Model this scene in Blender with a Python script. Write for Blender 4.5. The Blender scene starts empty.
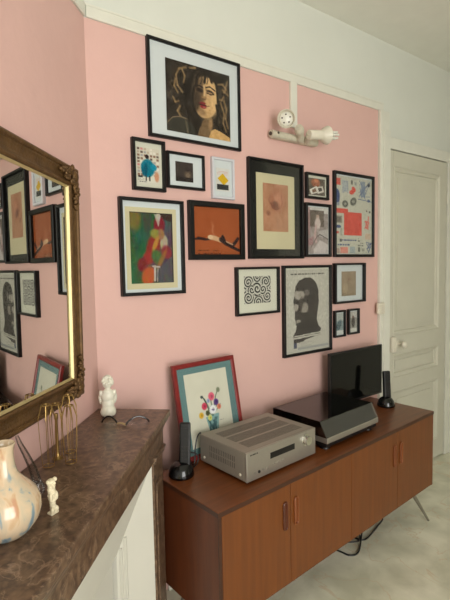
import bpy, bmesh, math, random
import numpy as np
from mathutils import Vector, Matrix, Euler
PI = math.pi
SC = bpy.context.scene
COL = SC.collection
random.seed(4)

# ---------------------------------------------------------------- materials
def lin(c):
    return tuple(((v/255)/12.92 if v/255 <= .04045 else ((v/255+.055)/1.055)**2.4) for v in c)

def mat(name, rgb, rough=.5, metal=0, spec=.5, bump=0, bscale=60, var=0, vscale=8, coat=0):
    m = bpy.data.materials.new(name); m.use_nodes = True
    nt = m.node_tree; b = nt.nodes['Principled BSDF']
    c = lin(rgb)
    b.inputs['Base Color'].default_value = (*c, 1)
    b.inputs['Roughness'].default_value = rough
    b.inputs['Metallic'].default_value = metal
    b.inputs['Specular IOR Level'].default_value = spec
    b.inputs['Coat Weight'].default_value = coat
    b.inputs['Coat Roughness'].default_value = .1
    tc = nt.nodes.new('ShaderNodeTexCoord')
    n = nt.nodes.new('ShaderNodeTexNoise'); n.inputs['Scale'].default_value = vscale; n.inputs['Detail'].default_value = 6
    nt.links.new(tc.outputs['Object'], n.inputs['Vector'])
    r = nt.nodes.new('ShaderNodeValToRGB')
    r.color_ramp.elements[0].position = .3; r.color_ramp.elements[1].position = .7
    r.color_ramp.elements[0].color = (*[v*(1-var) for v in c], 1)
    r.color_ramp.elements[1].color = (*[min(1, v*(1+var)) for v in c], 1)
    nt.links.new(n.outputs['Fac'], r.inputs['Fac']); nt.links.new(r.outputs['Color'], b.inputs['Base Color'])
    if bump:
        n2 = nt.nodes.new('ShaderNodeTexNoise'); n2.inputs['Scale'].default_value = bscale; n2.inputs['Detail'].default_value = 4
        nt.links.new(tc.outputs['Object'], n2.inputs['Vector'])
        bp = nt.nodes.new('ShaderNodeBump'); bp.inputs['Strength'].default_value = bump; bp.inputs['Distance'].default_value = .01
        nt.links.new(n2.outputs['Fac'], bp.inputs['Height']); nt.links.new(bp.outputs['Normal'], b.inputs['Normal'])
    return m

def wood(name, dark, light, axis=0, rough=.35, coat=.2, scale=1.0):
    m = bpy.data.materials.new(name); m.use_nodes = True
    nt = m.node_tree; b = nt.nodes['Principled BSDF']
    tc = nt.nodes.new('ShaderNodeTexCoord'); mp = nt.nodes.new('ShaderNodeMapping')
    s = [30*scale]*3; s[axis] = 1.6*scale; mp.inputs['Scale'].default_value = s
    nt.links.new(tc.outputs['Object'], mp.inputs['Vector'])
    n = nt.nodes.new('ShaderNodeTexNoise'); n.inputs['Scale'].default_value = 1.5; n.inputs['Detail'].default_value = 7; n.inputs['Distortion'].default_value = .4
    nt.links.new(mp.outputs['Vector'], n.inputs['Vector'])
    r = nt.nodes.new('ShaderNodeValToRGB')
    r.color_ramp.elements[0].position = .25; r.color_ramp.elements[1].position = .75
    r.color_ramp.elements[0].color = (*lin(dark), 1); r.color_ramp.elements[1].color = (*lin(light), 1)
    nt.links.new(n.outputs['Fac'], r.inputs['Fac']); nt.links.new(r.outputs['Color'], b.inputs['Base Color'])
    b.inputs['Roughness'].default_value = rough; b.inputs['Coat Weight'].default_value = coat; b.inputs['Coat Roughness'].default_value = .25
    return m

def marble(name, base, dark, vein, scale=9, rough=.3, vs=3.0):
    m = bpy.data.materials.new(name); m.use_nodes = True
    nt = m.node_tree; b = nt.nodes['Principled BSDF']
    tc = nt.nodes.new('ShaderNodeTexCoord')
    n = nt.nodes.new('ShaderNodeTexNoise'); n.inputs['Scale'].default_value = scale; n.inputs['Detail'].default_value = 9; n.inputs['Distortion'].default_value = .25
    nt.links.new(tc.outputs['Object'], n.inputs['Vector'])
    r = nt.nodes.new('ShaderNodeValToRGB'); r.color_ramp.elements[0].position = .35; r.color_ramp.elements[1].position = .68
    r.color_ramp.elements[0].color = (*lin(dark), 1); r.color_ramp.elements[1].color = (*lin(base), 1)
    nt.links.new(n.outputs['Fac'], r.inputs['Fac'])
    # thin veins: a ridge of distorted noise
    n2 = nt.nodes.new('ShaderNodeTexNoise'); n2.inputs['Scale'].default_value = vs; n2.inputs['Detail'].default_value = 8; n2.inputs['Distortion'].default_value = 1.5
    nt.links.new(tc.outputs['Object'], n2.inputs['Vector'])
    sub = nt.nodes.new('ShaderNodeMath'); sub.operation = 'SUBTRACT'; sub.inputs[1].default_value = .5
    ab = nt.nodes.new('ShaderNodeMath'); ab.operation = 'ABSOLUTE'
    nt.links.new(n2.outputs['Fac'], sub.inputs[0]); nt.links.new(sub.outputs[0], ab.inputs[0])
    r2 = nt.nodes.new('ShaderNodeValToRGB'); r2.color_ramp.elements[0].position = 0; r2.color_ramp.elements[1].position = .012
    r2.color_ramp.elements[0].color = (.55,.55,.55,1); r2.color_ramp.elements[1].color = (0,0,0,1)
    nt.links.new(ab.outputs[0], r2.inputs['Fac'])
    mx = nt.nodes.new('ShaderNodeMix'); mx.data_type = 'RGBA'
    nt.links.new(r2.outputs['Color'], mx.inputs['Factor']); nt.links.new(r.outputs['Color'], mx.inputs['A'])
    mx.inputs['B'].default_value = (*lin(vein), 1)
    nt.links.new(mx.outputs['Result'], b.inputs['Base Color'])
    b.inputs['Roughness'].default_value = rough
    return m

def glass(name, tint=(1,1,1), refl=.5, rough=.02, mixbase=0.0):
    """thin glass: clear, with a Fresnel reflection"""
    m = bpy.data.materials.new(name); m.use_nodes = True
    nt = m.node_tree; nt.nodes.clear()
    o = nt.nodes.new('ShaderNodeOutputMaterial'); mx = nt.nodes.new('ShaderNodeMixShader')
    t = nt.nodes.new('ShaderNodeBsdfTransparent'); g = nt.nodes.new('ShaderNodeBsdfGlossy')
    f = nt.nodes.new('ShaderNodeFresnel'); f.inputs['IOR'].default_value = 1.45
    mm = nt.nodes.new('ShaderNodeMath'); mm.operation = 'MULTIPLY_ADD'; mm.inputs[1].default_value = refl; mm.inputs[2].default_value = mixbase
    nt.links.new(f.outputs[0], mm.inputs[0]); nt.links.new(mm.outputs[0], mx.inputs[0])
    t.inputs['Color'].default_value = (*tint, 1); g.inputs['Roughness'].default_value = rough
    nt.links.new(t.outputs[0], mx.inputs[1]); nt.links.new(g.outputs[0], mx.inputs[2]); nt.links.new(mx.outputs[0], o.inputs[0])
    return m

def attr_mat(name, rough=.6, spec=.3):
    m = bpy.data.materials.new(name); m.use_nodes = True
    nt = m.node_tree; b = nt.nodes['Principled BSDF']
    a = nt.nodes.new('ShaderNodeAttribute'); a.attribute_name = 'Print'
    nt.links.new(a.outputs['Color'], b.inputs['Base Color'])
    b.inputs['Roughness'].default_value = rough; b.inputs['Specular IOR Level'].default_value = spec
    return m

PINK = mat('pink_wall_paint', (220,180,171), .62, spec=.3, bump=.25, bscale=14, var=.025, vscale=3)
WHITE = mat('warm_white_paint', (219,221,211), .5, spec=.35, bump=.15, bscale=18, var=.02, vscale=3)
TRIMW = mat('white_gloss_trim', (222,221,208), .4, var=.03, vscale=12)
DOORW = mat('off_white_door_paint', (202,199,182), .4, var=.03, vscale=6, bump=.1, bscale=30)
CEIL = mat('ceiling_plaster', (236,236,226), .8, spec=.2, bump=.3, bscale=9, var=.02)
FPW = mat('white_fireplace_panel', (206,203,191), .4, var=.015)
FLOOR = marble('pale_marbled_floor', (246,243,222), (208,206,182), (216,192,154), scale=5, rough=.3, vs=2.2)
MARB = marble('brown_marble', (122,97,75), (74,55,42), (162,136,112), scale=52, rough=.32, vs=7)
TEAK = wood('teak_top', (98,52,22), (128,70,30), 0, .36, .2)
TEAKD = wood('teak_door', (98,49,8), (118,62,13), 2, .42, .15)
TEAKS = wood('teak_side_shaded', (78,34,11), (102,48,17), 2, .45, .1)  # door teak darkened: shade on the side panel put into the colour
TEAKL = wood('teak_lip', (52,24,12), (70,34,16), 0, .4, .1)
TEAKH = wood('dark_handle_wood', (70,32,16), (98,46,22), 2, .4, .1)
TEAKH2 = wood('orange_handle_wood', (112,58,24), (134,72,32), 2, .4, .1)
STEEL = mat('brushed_steel', (168,164,156), .35, 1, var=.05)
SILVER = mat('silver_anodised', (176,170,160), .38, .75, var=.02, vscale=40)
SILVERT = mat('silver_top_cover', (158,152,140), .5, .4, var=.02, vscale=40)
CHROME = mat('polished_chrome', (225,225,222), .12, 1)
VENT = mat('vent_shade', (74,70,64), .6)
GRAPH = mat('dark_slot', (34,31,29), .6)
BLACK = mat('satin_black', (16,15,15), .4, var=.1)
BLACKG = mat('gloss_black', (9,9,10), .12, spec=.6)
BLACKF = mat('black_frame_wood', (11,10,10), .45, spec=.35, var=.15, vscale=30)
SCREEN = mat('dark_tv_screen', (7,7,6), .07, spec=.4)
GILT = mat('aged_gilt', (104,76,44), .5, .45, var=.25, vscale=30, bump=.3, bscale=120)
GILTL = mat('lit_gilt_lip', (206,190,140), .4, .6, var=.06, vscale=20)  # paler than the frame gilt: reflected window light put into the colour
BRASS = mat('brass_wire', (164,134,82), .3, .9, var=.15, vscale=30)
MIRR = mat('mirror_silvering', (222,222,218), .004, 1)
BONE = mat('ivory_carving', (226,214,182), .5, var=.1, vscale=60)
PORC = mat('white_bisque', (226,222,204), .35, var=.05, vscale=40)
REDF = mat('red_stained_wood', (124,34,32), .35, var=.15, vscale=25)
MATW = mat('white_mat_board', (205,212,212), .8)
MATC = mat('cream_mat_board', (208,208,190), .8)
MATY = mat('buff_mat_board', (200,192,156), .8)
MATB = mat('black_mat_board', (15,16,15), .8, spec=.2)
MATT = mat('teal_mat_board', (92,124,124), .8)
WFRAME = mat('white_frame_wood', (205,206,212), .4)
PLASW = mat('white_plastic', (222,216,198), .4)
PLASD = mat('stained_white_paint', (205,198,178), .5, var=.1, vscale=40)
SOCK = mat('dark_pin', (70,60,52), .5)
BULB = mat('frosted_bulb_glass', (228,226,214), .25)
PRINT = attr_mat('printed_paper', .7, .12)
PGLASS = glass('picture_glass', refl=.16)
WGLASS = glass('window_glass', refl=.6)
SMOKE = glass('smoked_acrylic', (.58,.44,.40), refl=1.2, rough=.03, mixbase=.03)
SMOKE2 = glass('clear_acrylic_front', (.97,.94,.92), refl=1.2, rough=.12, mixbase=.12)
GREYGL = glass('grey_blown_glass', (.90,.89,.88), refl=.8, rough=.12, mixbase=.04)

# ---------------------------------------------------------------- object helpers
def obj(name, bm, m, parent=None, loc=None, rot=None, smooth=False, label=None):
    me = bpy.data.meshes.new(name)
    bmesh.ops.recalc_face_normals(bm, faces=bm.faces)
    bm.to_mesh(me); bm.free()
    ms = m if isinstance(m, (list, tuple)) else [m]
    for x in ms: me.materials.append(x)
    if smooth:
        for p in me.polygons: p.use_smooth = True
        try:
            me.set_sharp_from_angle(angle=math.radians(42))
        except Exception: pass
    o = bpy.data.objects.new(name, me); COL.objects.link(o)
    if parent is not None: o.parent = parent
    if loc is not None: o.location = loc
    if rot is not None: o.rotation_euler = rot
    if label: o['label'] = label
    return o
def thing(name, label, cat, loc=(0,0,0), rot=(0,0,0), group=None):
    o = bpy.data.objects.new(name, None); COL.objects.link(o)
    o.empty_display_size = .05
    o.location = loc; o.rotation_euler = rot; o['label'] = label; o['category'] = cat
    if group: o['group'] = group
    return o
def tag(o, label, cat, group=None):
    o['label'] = label; o['category'] = cat
    if group: o['group'] = group
    return o
def struct(name, bm, m, parent=None, **k):
    o = obj(name, bm, m, parent, **k)
    if parent is None: o['kind'] = 'structure'
    return o
def NB(): return bmesh.new()
def box(bm, x0, x1, y0, y1, z0, z1, bev=0, mi=0, seg=2):
    r = bmesh.ops.create_cube(bm, size=1)
    vs = r['verts']
    for v in vs:
        v.co = Vector(((x0+x1)/2+v.co.x*(x1-x0), (y0+y1)/2+v.co.y*(y1-y0), (z0+z1)/2+v.co.z*(z1-z0)))
    fs = set(f for v in vs for f in v.link_faces)
    for f in fs: f.material_index = mi
    if bev:
        es = list(set(e for v in vs for e in v.link_edges))
        bmesh.ops.bevel(bm, geom=es, offset=bev, segments=seg, affect='EDGES', profile=.5)
    return bm
def cyl(bm, p0, p1, r0, r1=None, seg=20, caps=True):
    p0 = Vector(p0); p1 = Vector(p1); r1 = r0 if r1 is None else r1
    d = p1-p0
    q = d.to_track_quat('Z', 'Y').to_matrix().to_4x4()
    bmesh.ops.create_cone(bm, cap_ends=caps, segments=seg, radius1=r0, radius2=r1, depth=d.length,
                          matrix=Matrix.Translation((p0+p1)/2) @ q)
    return bm
def tube(bm, pts, r, seg=8, closed=False):
    pts = [Vector(p) for p in pts]; n = len(pts); rings = []
    rr = r if isinstance(r, (list, tuple)) else [r]*n
    prev = None
    for i, p in enumerate(pts):
        a = pts[i-1] if (i > 0 or closed) else p
        b = pts[(i+1) % n] if (i < n-1 or closed) else p
        t = (b-a).normalized()
        if prev is None:
            u = t.orthogonal().normalized()
        else:
            u = (prev - t*prev.dot(t)).normalized()
        prev = u; w = t.cross(u)
        rings.append([bm.verts.new(p + (u*math.cos(2*PI*k/seg)+w*math.sin(2*PI*k/seg))*rr[i]) for k in range(seg)])
    for i in range(n if closed else n-1):
        A = rings[i]; B = rings[(i+1) % n]
        for k in range(seg):
            bm.faces.new((A[k], A[(k+1) % seg], B[(k+1) % seg], B[k]))
    if not closed:
        bm.faces.new(rings[0][::-1]); bm.faces.new(rings[-1])
    return bm
def spline(pts, n=8):
    P = [Vector(p) for p in pts]; out = []
    for i in range(len(P)-1):
        a = P[max(0,i-1)]; b = P[i]; c = P[i+1]; d = P[min(len(P)-1,i+2)]
        for k in range(n):
            t = k/n
            out.append(.5*((2*b)+(c-a)*t+(2*a-5*b+4*c-d)*t*t+(3*b-a-3*c+d)*t**3))
    out.append(P[-1]); return out
def lathe(bm, prof, seg=40, c=(0,0)):
    rings = []
    for r, z in prof:
        rings.append([bm.verts.new((c[0]+r*math.cos(2*PI*k/seg), c[1]+r*math.sin(2*PI*k/seg), z)) for k in range(seg)])
    for A, B in zip(rings, rings[1:]):
        for k in range(seg): bm.faces.new((A[k], A[(k+1)%seg], B[(k+1)%seg], B[k]))
    if prof[0][0] > 1e-4: bm.faces.new(rings[0][::-1])
    if prof[-1][0] > 1e-4: bm.faces.new(rings[-1])
    return bm
def blob(bm, c, s, rot=(0,0,0), sub=3):
    M = Matrix.Translation(c) @ Euler(rot).to_matrix().to_4x4() @ Matrix.Diagonal((*s, 1))
    bmesh.ops.create_icosphere(bm, subdivisions=sub, radius=1, matrix=M)
    return bm
def ringframe(bm, w, h, prof):
    """mitred frame in the x-z plane, origin at bottom centre; prof = (inset, outward) closed loop, outward = -y"""
    rings = []
    for (ins, out) in prof:
        rings.append([bm.verts.new((x, -out, z)) for x, z in ((-w/2+ins, ins), (w/2-ins, ins), (w/2-ins, h-ins), (-w/2+ins, h-ins))])
    n = len(prof)
    for i in range(n):
        A = rings[i]; B = rings[(i+1) % n]
        for k in range(4): bm.faces.new((A[k], A[(k+1)%4], B[(k+1)%4], B[k]))
    return bm
def matrix_obj(o, M): o.matrix_world = M

# ---------------------------------------------------------------- print painter
class Art:
    def __init__(s, w, h, bg, n=96, seed=1):
        k = n/max(w, h); s.nx = max(12, int(w*k)); s.nz = max(12, int(h*k)); s.w = w; s.h = h
        s.U, s.V = np.meshgrid(np.linspace(0,1,s.nx), np.linspace(0,1,s.nz)); s.asp = w/h
        s.im = np.ones((s.nz, s.nx, 3))*np.array(bg, float); s.rng = np.random.RandomState(seed)
    def _mix(s, m, col, a=1):
        m = np.clip(m, 0, 1)[..., None]*a; s.im = s.im*(1-m)+np.array(col, float)*m
    def _edge(s, d, soft): return np.clip(.5-d/max(soft, 1e-4), 0, 1)
    def rect(s, u0, v0, u1, v1, col, a=1): s._mix(((s.U>=u0)&(s.U<=u1)&(s.V>=v0)&(s.V<=v1)).astype(float), col, a)
    def ell(s, cx, cy, rx, ry, col, ang=0, soft=.15, a=1):
        dx = (s.U-cx)*s.asp; dy = s.V-cy; c, q = math.cos(ang), math.sin(ang)
        x = (dx*c+dy*q)/(rx*s.asp); y = (-dx*q+dy*c)/ry
        s._mix(s._edge(np.hypot(x, y)-1, soft), col, a)
    def line(s, pts, w, col, a=1, soft=.5):
        for (x0,y0),(x1,y1) in zip(pts, pts[1:]):
            ax, ay, bx, by = x0*s.asp, y0, x1*s.asp, y1
            px = s.U*s.asp; py = s.V; L = (bx-ax)**2+(by-ay)**2+1e-9
            t = np.clip(((px-ax)*(bx-ax)+(py-ay)*(by-ay))/L, 0, 1)
            d = np.hypot(px-ax-t*(bx-ax), py-ay-t*(by-ay))
            s._mix(s._edge((d-w)/w, soft), col, a)
    def poly(s, pts, col, a=1):
        ins = np.zeros_like(s.U, bool); n = len(pts)
        for i in range(n):
            x0,y0 = pts[i]; x1,y1 = pts[(i+1)%n]
            if y0 == y1: continue
            c = ((s.V>y0) != (s.V>y1)) & (s.U < (x1-x0)*(s.V-y0)/(y1-y0)+x0)
            ins ^= c
        s._mix(ins.astype(float), col, a)
    def noise(s, amp, cells=12, u0=0, v0=0, u1=1, v1=1, mono=True):
        g = s.rng.randn(cells+1, cells+1) if mono else s.rng.randn(cells+1, cells+1, 3)
        fx = s.U*(cells-.001); fy = s.V*(cells-.001); ix = fx.astype(int); iy = fy.astype(int); tx = fx-ix; ty = fy-iy
        if not mono: tx = tx[...,None]; ty = ty[...,None]
        v = g[iy,ix]*(1-tx)*(1-ty)+g[iy,ix+1]*tx*(1-ty)+g[iy+1,ix]*(1-tx)*ty+g[iy+1,ix+1]*tx*ty
        if mono: v = v[...,None]
        m = ((s.U>=u0)&(s.U<=u1)&(s.V>=v0)&(s.V<=v1))[...,None]
        s.im = np.clip(s.im+v*amp*m, 0, 255)
    def textrows(s, u0, v0, u1, v1, rows, col, a=.8, fill=.6):
        for i in range(rows):
            v = v0+(v1-v0)*(i+.5)/rows; h = (v1-v0)/rows*.28; u = u0
            while u < u1:
                l = s.rng.uniform(.02, .07)
                if s.rng.rand() < fill+.25: s.rect(u, v-h, min(u+l, u1), v+h, col, a)
                u += l+.018
    def build(s, name, parent, x0, z0, y, label=None):
        """sheet in x-z plane at depth -y, lower-left corner x0,z0"""
        me = bpy.data.meshes.new(name)
        X = x0+s.U*s.w; Z = z0+(1-s.V)*s.h
        vs = [(float(a), -y, float(b)) for a, b in zip(X.ravel(), Z.ravel())]
        nx = s.nx; fs = [(j*nx+i, (j+1)*nx+i, (j+1)*nx+i+1, j*nx+i+1) for j in range(s.nz-1) for i in range(nx-1)]
        me.from_pydata(vs, [], fs)
        c = np.clip(s.im, 0, 255)/255; c = np.where(c <= .04045, c/12.92, ((c+.055)/1.055)**2.4)
        at = me.color_attributes.new('Print', 'FLOAT_COLOR', 'POINT')
        at.data.foreach_set('color', np.concatenate([c.reshape(-1,3), np.ones((nx*s.nz,1))], 1).astype(np.float32).ravel())
        me.materials.append(PRINT)
        o = bpy.data.objects.new(name, me); COL.objects.link(o); o.parent = parent
        if label: o['label'] = label
        return o

# ---------------------------------------------------------------- camera (solved from the vanishing lines)
F = 455.54
rt = Vector((.8008, -.5983, -.0197)); dn = Vector((-.0576, -.0442, -.9974)); fw = Vector((.5954, .8002, -.0712))
rt.normalize(); dn = (dn-rt*dn.dot(rt)).normalized(); fw = rt.cross(dn).normalized()
cam = bpy.data.cameras.new('camera'); camo = bpy.data.objects.new('camera', cam); COL.objects.link(camo)
cam.sensor_fit = 'HORIZONTAL'; cam.sensor_width = 36; cam.lens = F/450*36; cam.clip_start = .05
M = Matrix.Identity(4)
for i in range(3):
    M[i][0] = rt[i]; M[i][1] = -dn[i]; M[i][2] = -fw[i]
M.translation = Vector((0, 0, 1.53)); camo.matrix_world = M
SC.camera = camo

# ---------------------------------------------------------------- the room
WY = 1.85; CX = .70; PX = 2.665; PZ = 2.545; CH = 3.0
U = Vector((.6773, .7357, 0)); N = Vector((.7357, -.6773, 0)); C0 = Vector((CX, WY, 0))
ANG = math.atan2(U.y, U.x)
def chim(s, n, z): return C0+U*s+N*n+Vector((0,0,z))
XR = 4.4; YB = -2.4; XL = -.95; SL = -2.25
SLp = chim(SL, 0, 0)
# floor, ceiling
bm = NB(); box(bm, XL-.3, XR+.1, YB-.1, WY+.3, -.1, 0); struct('floor', bm, FLOOR)
bm = NB(); box(bm, XL-.3, XR+.1, YB-.1, WY+.3, CH, CH+.1); struct('ceiling', bm, CEIL)
# long wall, pink panel + white
bm = NB()
box(bm, CX-.05, PX, WY, WY+.1, 0, PZ, mi=0)
box(bm, CX-.05, XR+.1, WY, WY+.1, PZ, CH, mi=1)
box(bm, PX, XR+.1, WY, WY+.1, 0, PZ, mi=1)
struct('wall_north', bm, [PINK, WHITE])
# chimney breast, angled
bm = NB()
def slab(bm, s0, s1, n0, n1, z0, z1, mi=0, bev=0):
    """box in chimney coordinates"""
    tmp = len(bm.verts)
    b2 = NB(); box(b2, s0, s1, -n1, -n0, z0, z1, bev=bev)
    me = bpy.data.meshes.new('t'); 
    for v in b2.verts: v.co = C0+U*v.co.x+N*(-v.co.y)+Vector((0,0,v.co.z))
    for f in b2.faces: f.material_index = mi
    b2.to_mesh(me); b2.free(); bm.from_mesh(me); bpy.data.meshes.remove(me)
slab(bm, SL, .06, -.1, 0, 0, PZ, 0); slab(bm, SL, .06, -.1, 0, PZ, CH, 1)
struct('wall_chimney', bm, [PINK, WHITE])
bm = NB(); box(bm, XL-.1, XL, YB, SLp.y+.1, 0, CH); box(bm, XL-.1, SLp.x+.02, SLp.y, SLp.y+.1, 0, CH); struct('wall_west', bm, WHITE)
bm = NB(); box(bm, XR, XR+.1, YB, WY, 0, CH); struct('wall_east', bm, WHITE)
# wall behind the camera with a tall window
wx0, wx1, wz0, wz1 = -.85, 1.30, .06, 2.9
bm = NB()
box(bm, XL-.1, wx0, YB-.15, YB, 0, CH); box(bm, wx1, XR+.1, YB-.15, YB, 0, CH)
box(bm, wx0, wx1, YB-.15, YB, 0, wz0); box(bm, wx0, wx1, YB-.15, YB, wz1, CH)
struct('wall_south', bm, WHITE)
bm = NB()
for x in (wx0+.03, (wx0+wx1)/2, wx1-.03): box(bm, x-.03, x+.03, YB-.12, YB-.06, wz0, wz1)
for z in (wz0+.03, wz1-.03, 1.9): box(bm, wx0, wx1, YB-.118, YB-.062, z-.03, z+.03)
win = struct('window_1', bm, TRIMW)
bm = NB(); box(bm, wx0+.01, wx1-.01, YB-.093, YB-.088, wz0+.01, wz1-.01); struct('window_pane', bm, WGLASS, win)
# mouldings
bm = NB(); box(bm, CX+.006, PX+.05, WY-.010, WY, PZ, PZ+.045, bev=.004); box(bm, CX+.004, PX+.05, WY-.009, WY, PZ+.045, PZ+.055, bev=.002); struct('trim_1', bm, TRIMW)
bm = NB(); box(bm, PX, PX+.10, WY-.022, WY, 0, PZ+.0, bev=.005); box(bm, PX+.028, PX+.10, WY-.032, WY, 0, 2.42, bev=.004); struct('trim_2', bm, TRIMW)
bm = NB(); slab(bm, SL, -.004, 0, .010, PZ, PZ+.045, bev=.004); slab(bm, SL, -.004, 0, .009, PZ+.045, PZ+.055, bev=.002); struct('trim_3', bm, TRIMW)
# door casing and door
DX0, DX1, DZ = 2.775, 3.515, 2.30
bm = NB(); box(bm, DX0-.012, DX1+.16, WY-.03, WY, DZ+.008, DZ+.085, bev=.005); box(bm, DX1+.012, DX1+.10, WY-.03, WY, 0, DZ+.008, bev=.005)
box(bm, DX1+.06, DX1+.115, WY-.042, WY, 0, DZ+.05, bev=.005); struct('trim_4', bm, TRIMW)
bm = NB()
DY = WY-.012
box(bm, DX0, DX1, DY+.004, WY+.02, .012, DZ)
panels = [(1.03, 2.20), (.735, .905), (.16, .645)]
pz = [.012, panels[2][0], panels[2][1], panels[1][0], panels[1][1], panels[0][0], panels[0][1], DZ]
sx0, sx1 = 2.805, 3.415
box(bm, DX0, sx0, DY-.012, DY+.01, .012, DZ, bev=.003); box(bm, sx1, DX1, DY-.012, DY+.01, .012, DZ, bev=.003)
for a, b in ((pz[0], pz[1]), (pz[2], pz[3]), (pz[4], pz[5]), (pz[6], pz[7])): box(bm, sx0, sx1, DY-.012, DY+.01, a, b)
door = struct('door_1', bm, DOORW)
for a, b in panels:
    m_ = NB()
    w = sx1-sx0; h = b-a
    ringframe(m_, w, h, [(0,0),(0,.018),(.008,.022),(.02,.012),(.03,.010),(.036,.0)])
    obj('panel_moulding', m_, DOORW, door, loc=((sx0+sx1)/2, DY+.004, a))
    if h > .15:
        m_ = NB(); box(m_, sx0+.07, sx1-.07, DY-.003, DY+.006, a+.07, b-.07, bev=.0025) if h > .3 else box(m_, sx0+.05, sx1-.05, DY-.002, DY+.006, a+.05, b-.05, bev=.002)
        obj('raised_panel', m_, DOORW, door)
m_ = NB(); box(m_, DX0-.004, DX0+.040, DY-.040, DY-.012, .925, 1.03, bev=.006); lk = obj('lock_case', m_, PLASW, door)
m_ = NB(); cyl(m_, (DX0+.092, DY-.012, .975), (DX0+.092, DY-.05, .975), .011); blob(m_, (DX0+.092, DY-.065, .975), (.026,.018,.026)); cyl(m_, (DX0+.092, DY-.010, .975), (DX0+.092, DY-.018, .975), .024)
obj('door_knob', m_, PLASW, door, smooth=True)
for z in (2.03, 1.35, .4):
    m_ = NB(); cyl(m_, (DX1-.002, DY-.020, z-.04), (DX1-.002, DY-.020, z+.04), .009); blob(m_, (DX1-.002, DY-.02, z+.045), (.01,.01,.012), sub=2); obj('hinge', m_, TRIMW, door, smooth=True)
bm = NB(); box(bm, DX1+.115, XR, WY-.018, WY, 0, .12, bev=.004); struct('baseboard_north', bm, TRIMW)
bm = NB(); box(bm, CX+.3, PX, WY-.018, WY, 0, .12, bev=.004); struct('baseboard_panel', bm, TRIMW)
bm = NB(); box(bm, XR-.018, XR, YB, WY-.018, 0, .12, bev=.004); struct('baseboard_east', bm, TRIMW)

# ---------------------------------------------------------------- fireplace (chimney coordinates: x along wall, -y out of it)
RZ = ANG
def chim_thing(name, label, cat, s, n, z, rz=0, **k):
    return thing(name, label, cat, chim(s, n, z), (0,0,RZ+rz), **k)
fp = chim_thing('fireplace_surround', 'brown marble mantelpiece with white painted splayed opening, in front of the pink chimney wall', 'fireplace', 0, 0, 0)
L0 = -1.34
bm = NB(); box(bm, L0, -.012, -.31, -.001, .922, .95, bev=.005, seg=3); obj('mantel_shelf', bm, MARB, fp)
def extrude_prof(bm, prof, x0, x1):
    A = [bm.verts.new((x0, y, z)) for y, z in prof]; B = [bm.verts.new((x1, y, z)) for y, z in prof]
    n = len(prof)
    for i in range(n): bm.faces.new((A[i], A[(i+1)%n], B[(i+1)%n], B[i]))
    bm.faces.new(A[::-1]); bm.faces.new(B)
bm = NB(); extrude_prof(bm, [(-.001,.922),(-.305,.922),(-.303,.912),(-.294,.900),(-.284,.880),(-.281,.868),(-.281,.795),(-.001,.795)], L0+.01, -.03); obj('frieze', bm, MARB, fp)
for x0, x1 in ((-.185, -.045), (L0+.015, L0+.165)):
    bm = NB(); box(bm, x0, x1, -.28, -.001, 0, .795, bev=.002)
    box(bm, x0+.028, x1-.028, -.284, -.27, .14, .70, bev=.002)
    box(bm, x0, x1+.006, -.287, -.001, 0, .11, bev=.003)
    p = obj('pilaster', bm, MARB, fp)
    bm = NB(); box(bm, x0, x1+.016, -.292, -.001, .798, .812, bev=.004); box(bm, x0, x1+.010, -.287, -.001, .784, .7975, bev=.003); obj('capital', bm, MARB, p)
# white splay: opening s from OL to OR at n=.275, inner opening at n=.155
OR_, OL, OT = -.185, L0+.165, .795
IR, IL, IT = -.290, OL+.105, .49
def quad(bm, pts):
    vs = [bm.verts.new(p) for p in pts]; bm.faces.new(vs)
def thick(bm, pts, off):
    A = [bm.verts.new(p) for p in pts]; B = [bm.verts.new(Vector(p)+Vector(off)) for p in pts]; n = len(pts)
    bm.faces.new(A); bm.faces.new(B[::-1])
    for i in range(n): bm.faces.new((A[i], B[i], B[(i+1)%n], A[(i+1)%n]))
bm = NB(); thick(bm, [(OR_,-.272,0),(OR_,-.272,OT),(IR,-.16,IT),(IR,-.16,0)], (.0,.02,0))
for t in (.78, .9):
    x = OR_+(IR-OR_)*t; y = -.272+(.112)*t; zt = OT+(IT-OT)*t
    box(bm, x-.005, x+.005, y-.007, y+.005, 0, zt-.01, bev=.002)
obj('side_splay', bm, FPW, fp)
bm = NB(); thick(bm, [(OL,-.272,0),(OL,-.272,OT),(IL,-.16,IT),(IL,-.16,0)], (.0,.02,0)); obj('side_splay', bm, FPW, fp)
bm = NB(); thick(bm, [(OL,-.272,OT),(OR_,-.272,OT),(IR,-.16,IT),(IL,-.16,IT)], (.0,.03,0)); obj('top_splay', bm, FPW, fp)
bm = NB(); box(bm, IL+.004, IR-.018, -.150, -.128, 0, IT-.004, bev=.002); box(bm, IL+.1, IR-.1, -.155, -.145, .06, IT-.1, bev=.003); obj('fire_board', bm, FPW, fp)
bm = NB(); box(bm, IL-.02, IR+.02, -.125, -.12, 0, IT+.02); obj('backing', bm, GRAPH, fp)

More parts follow.
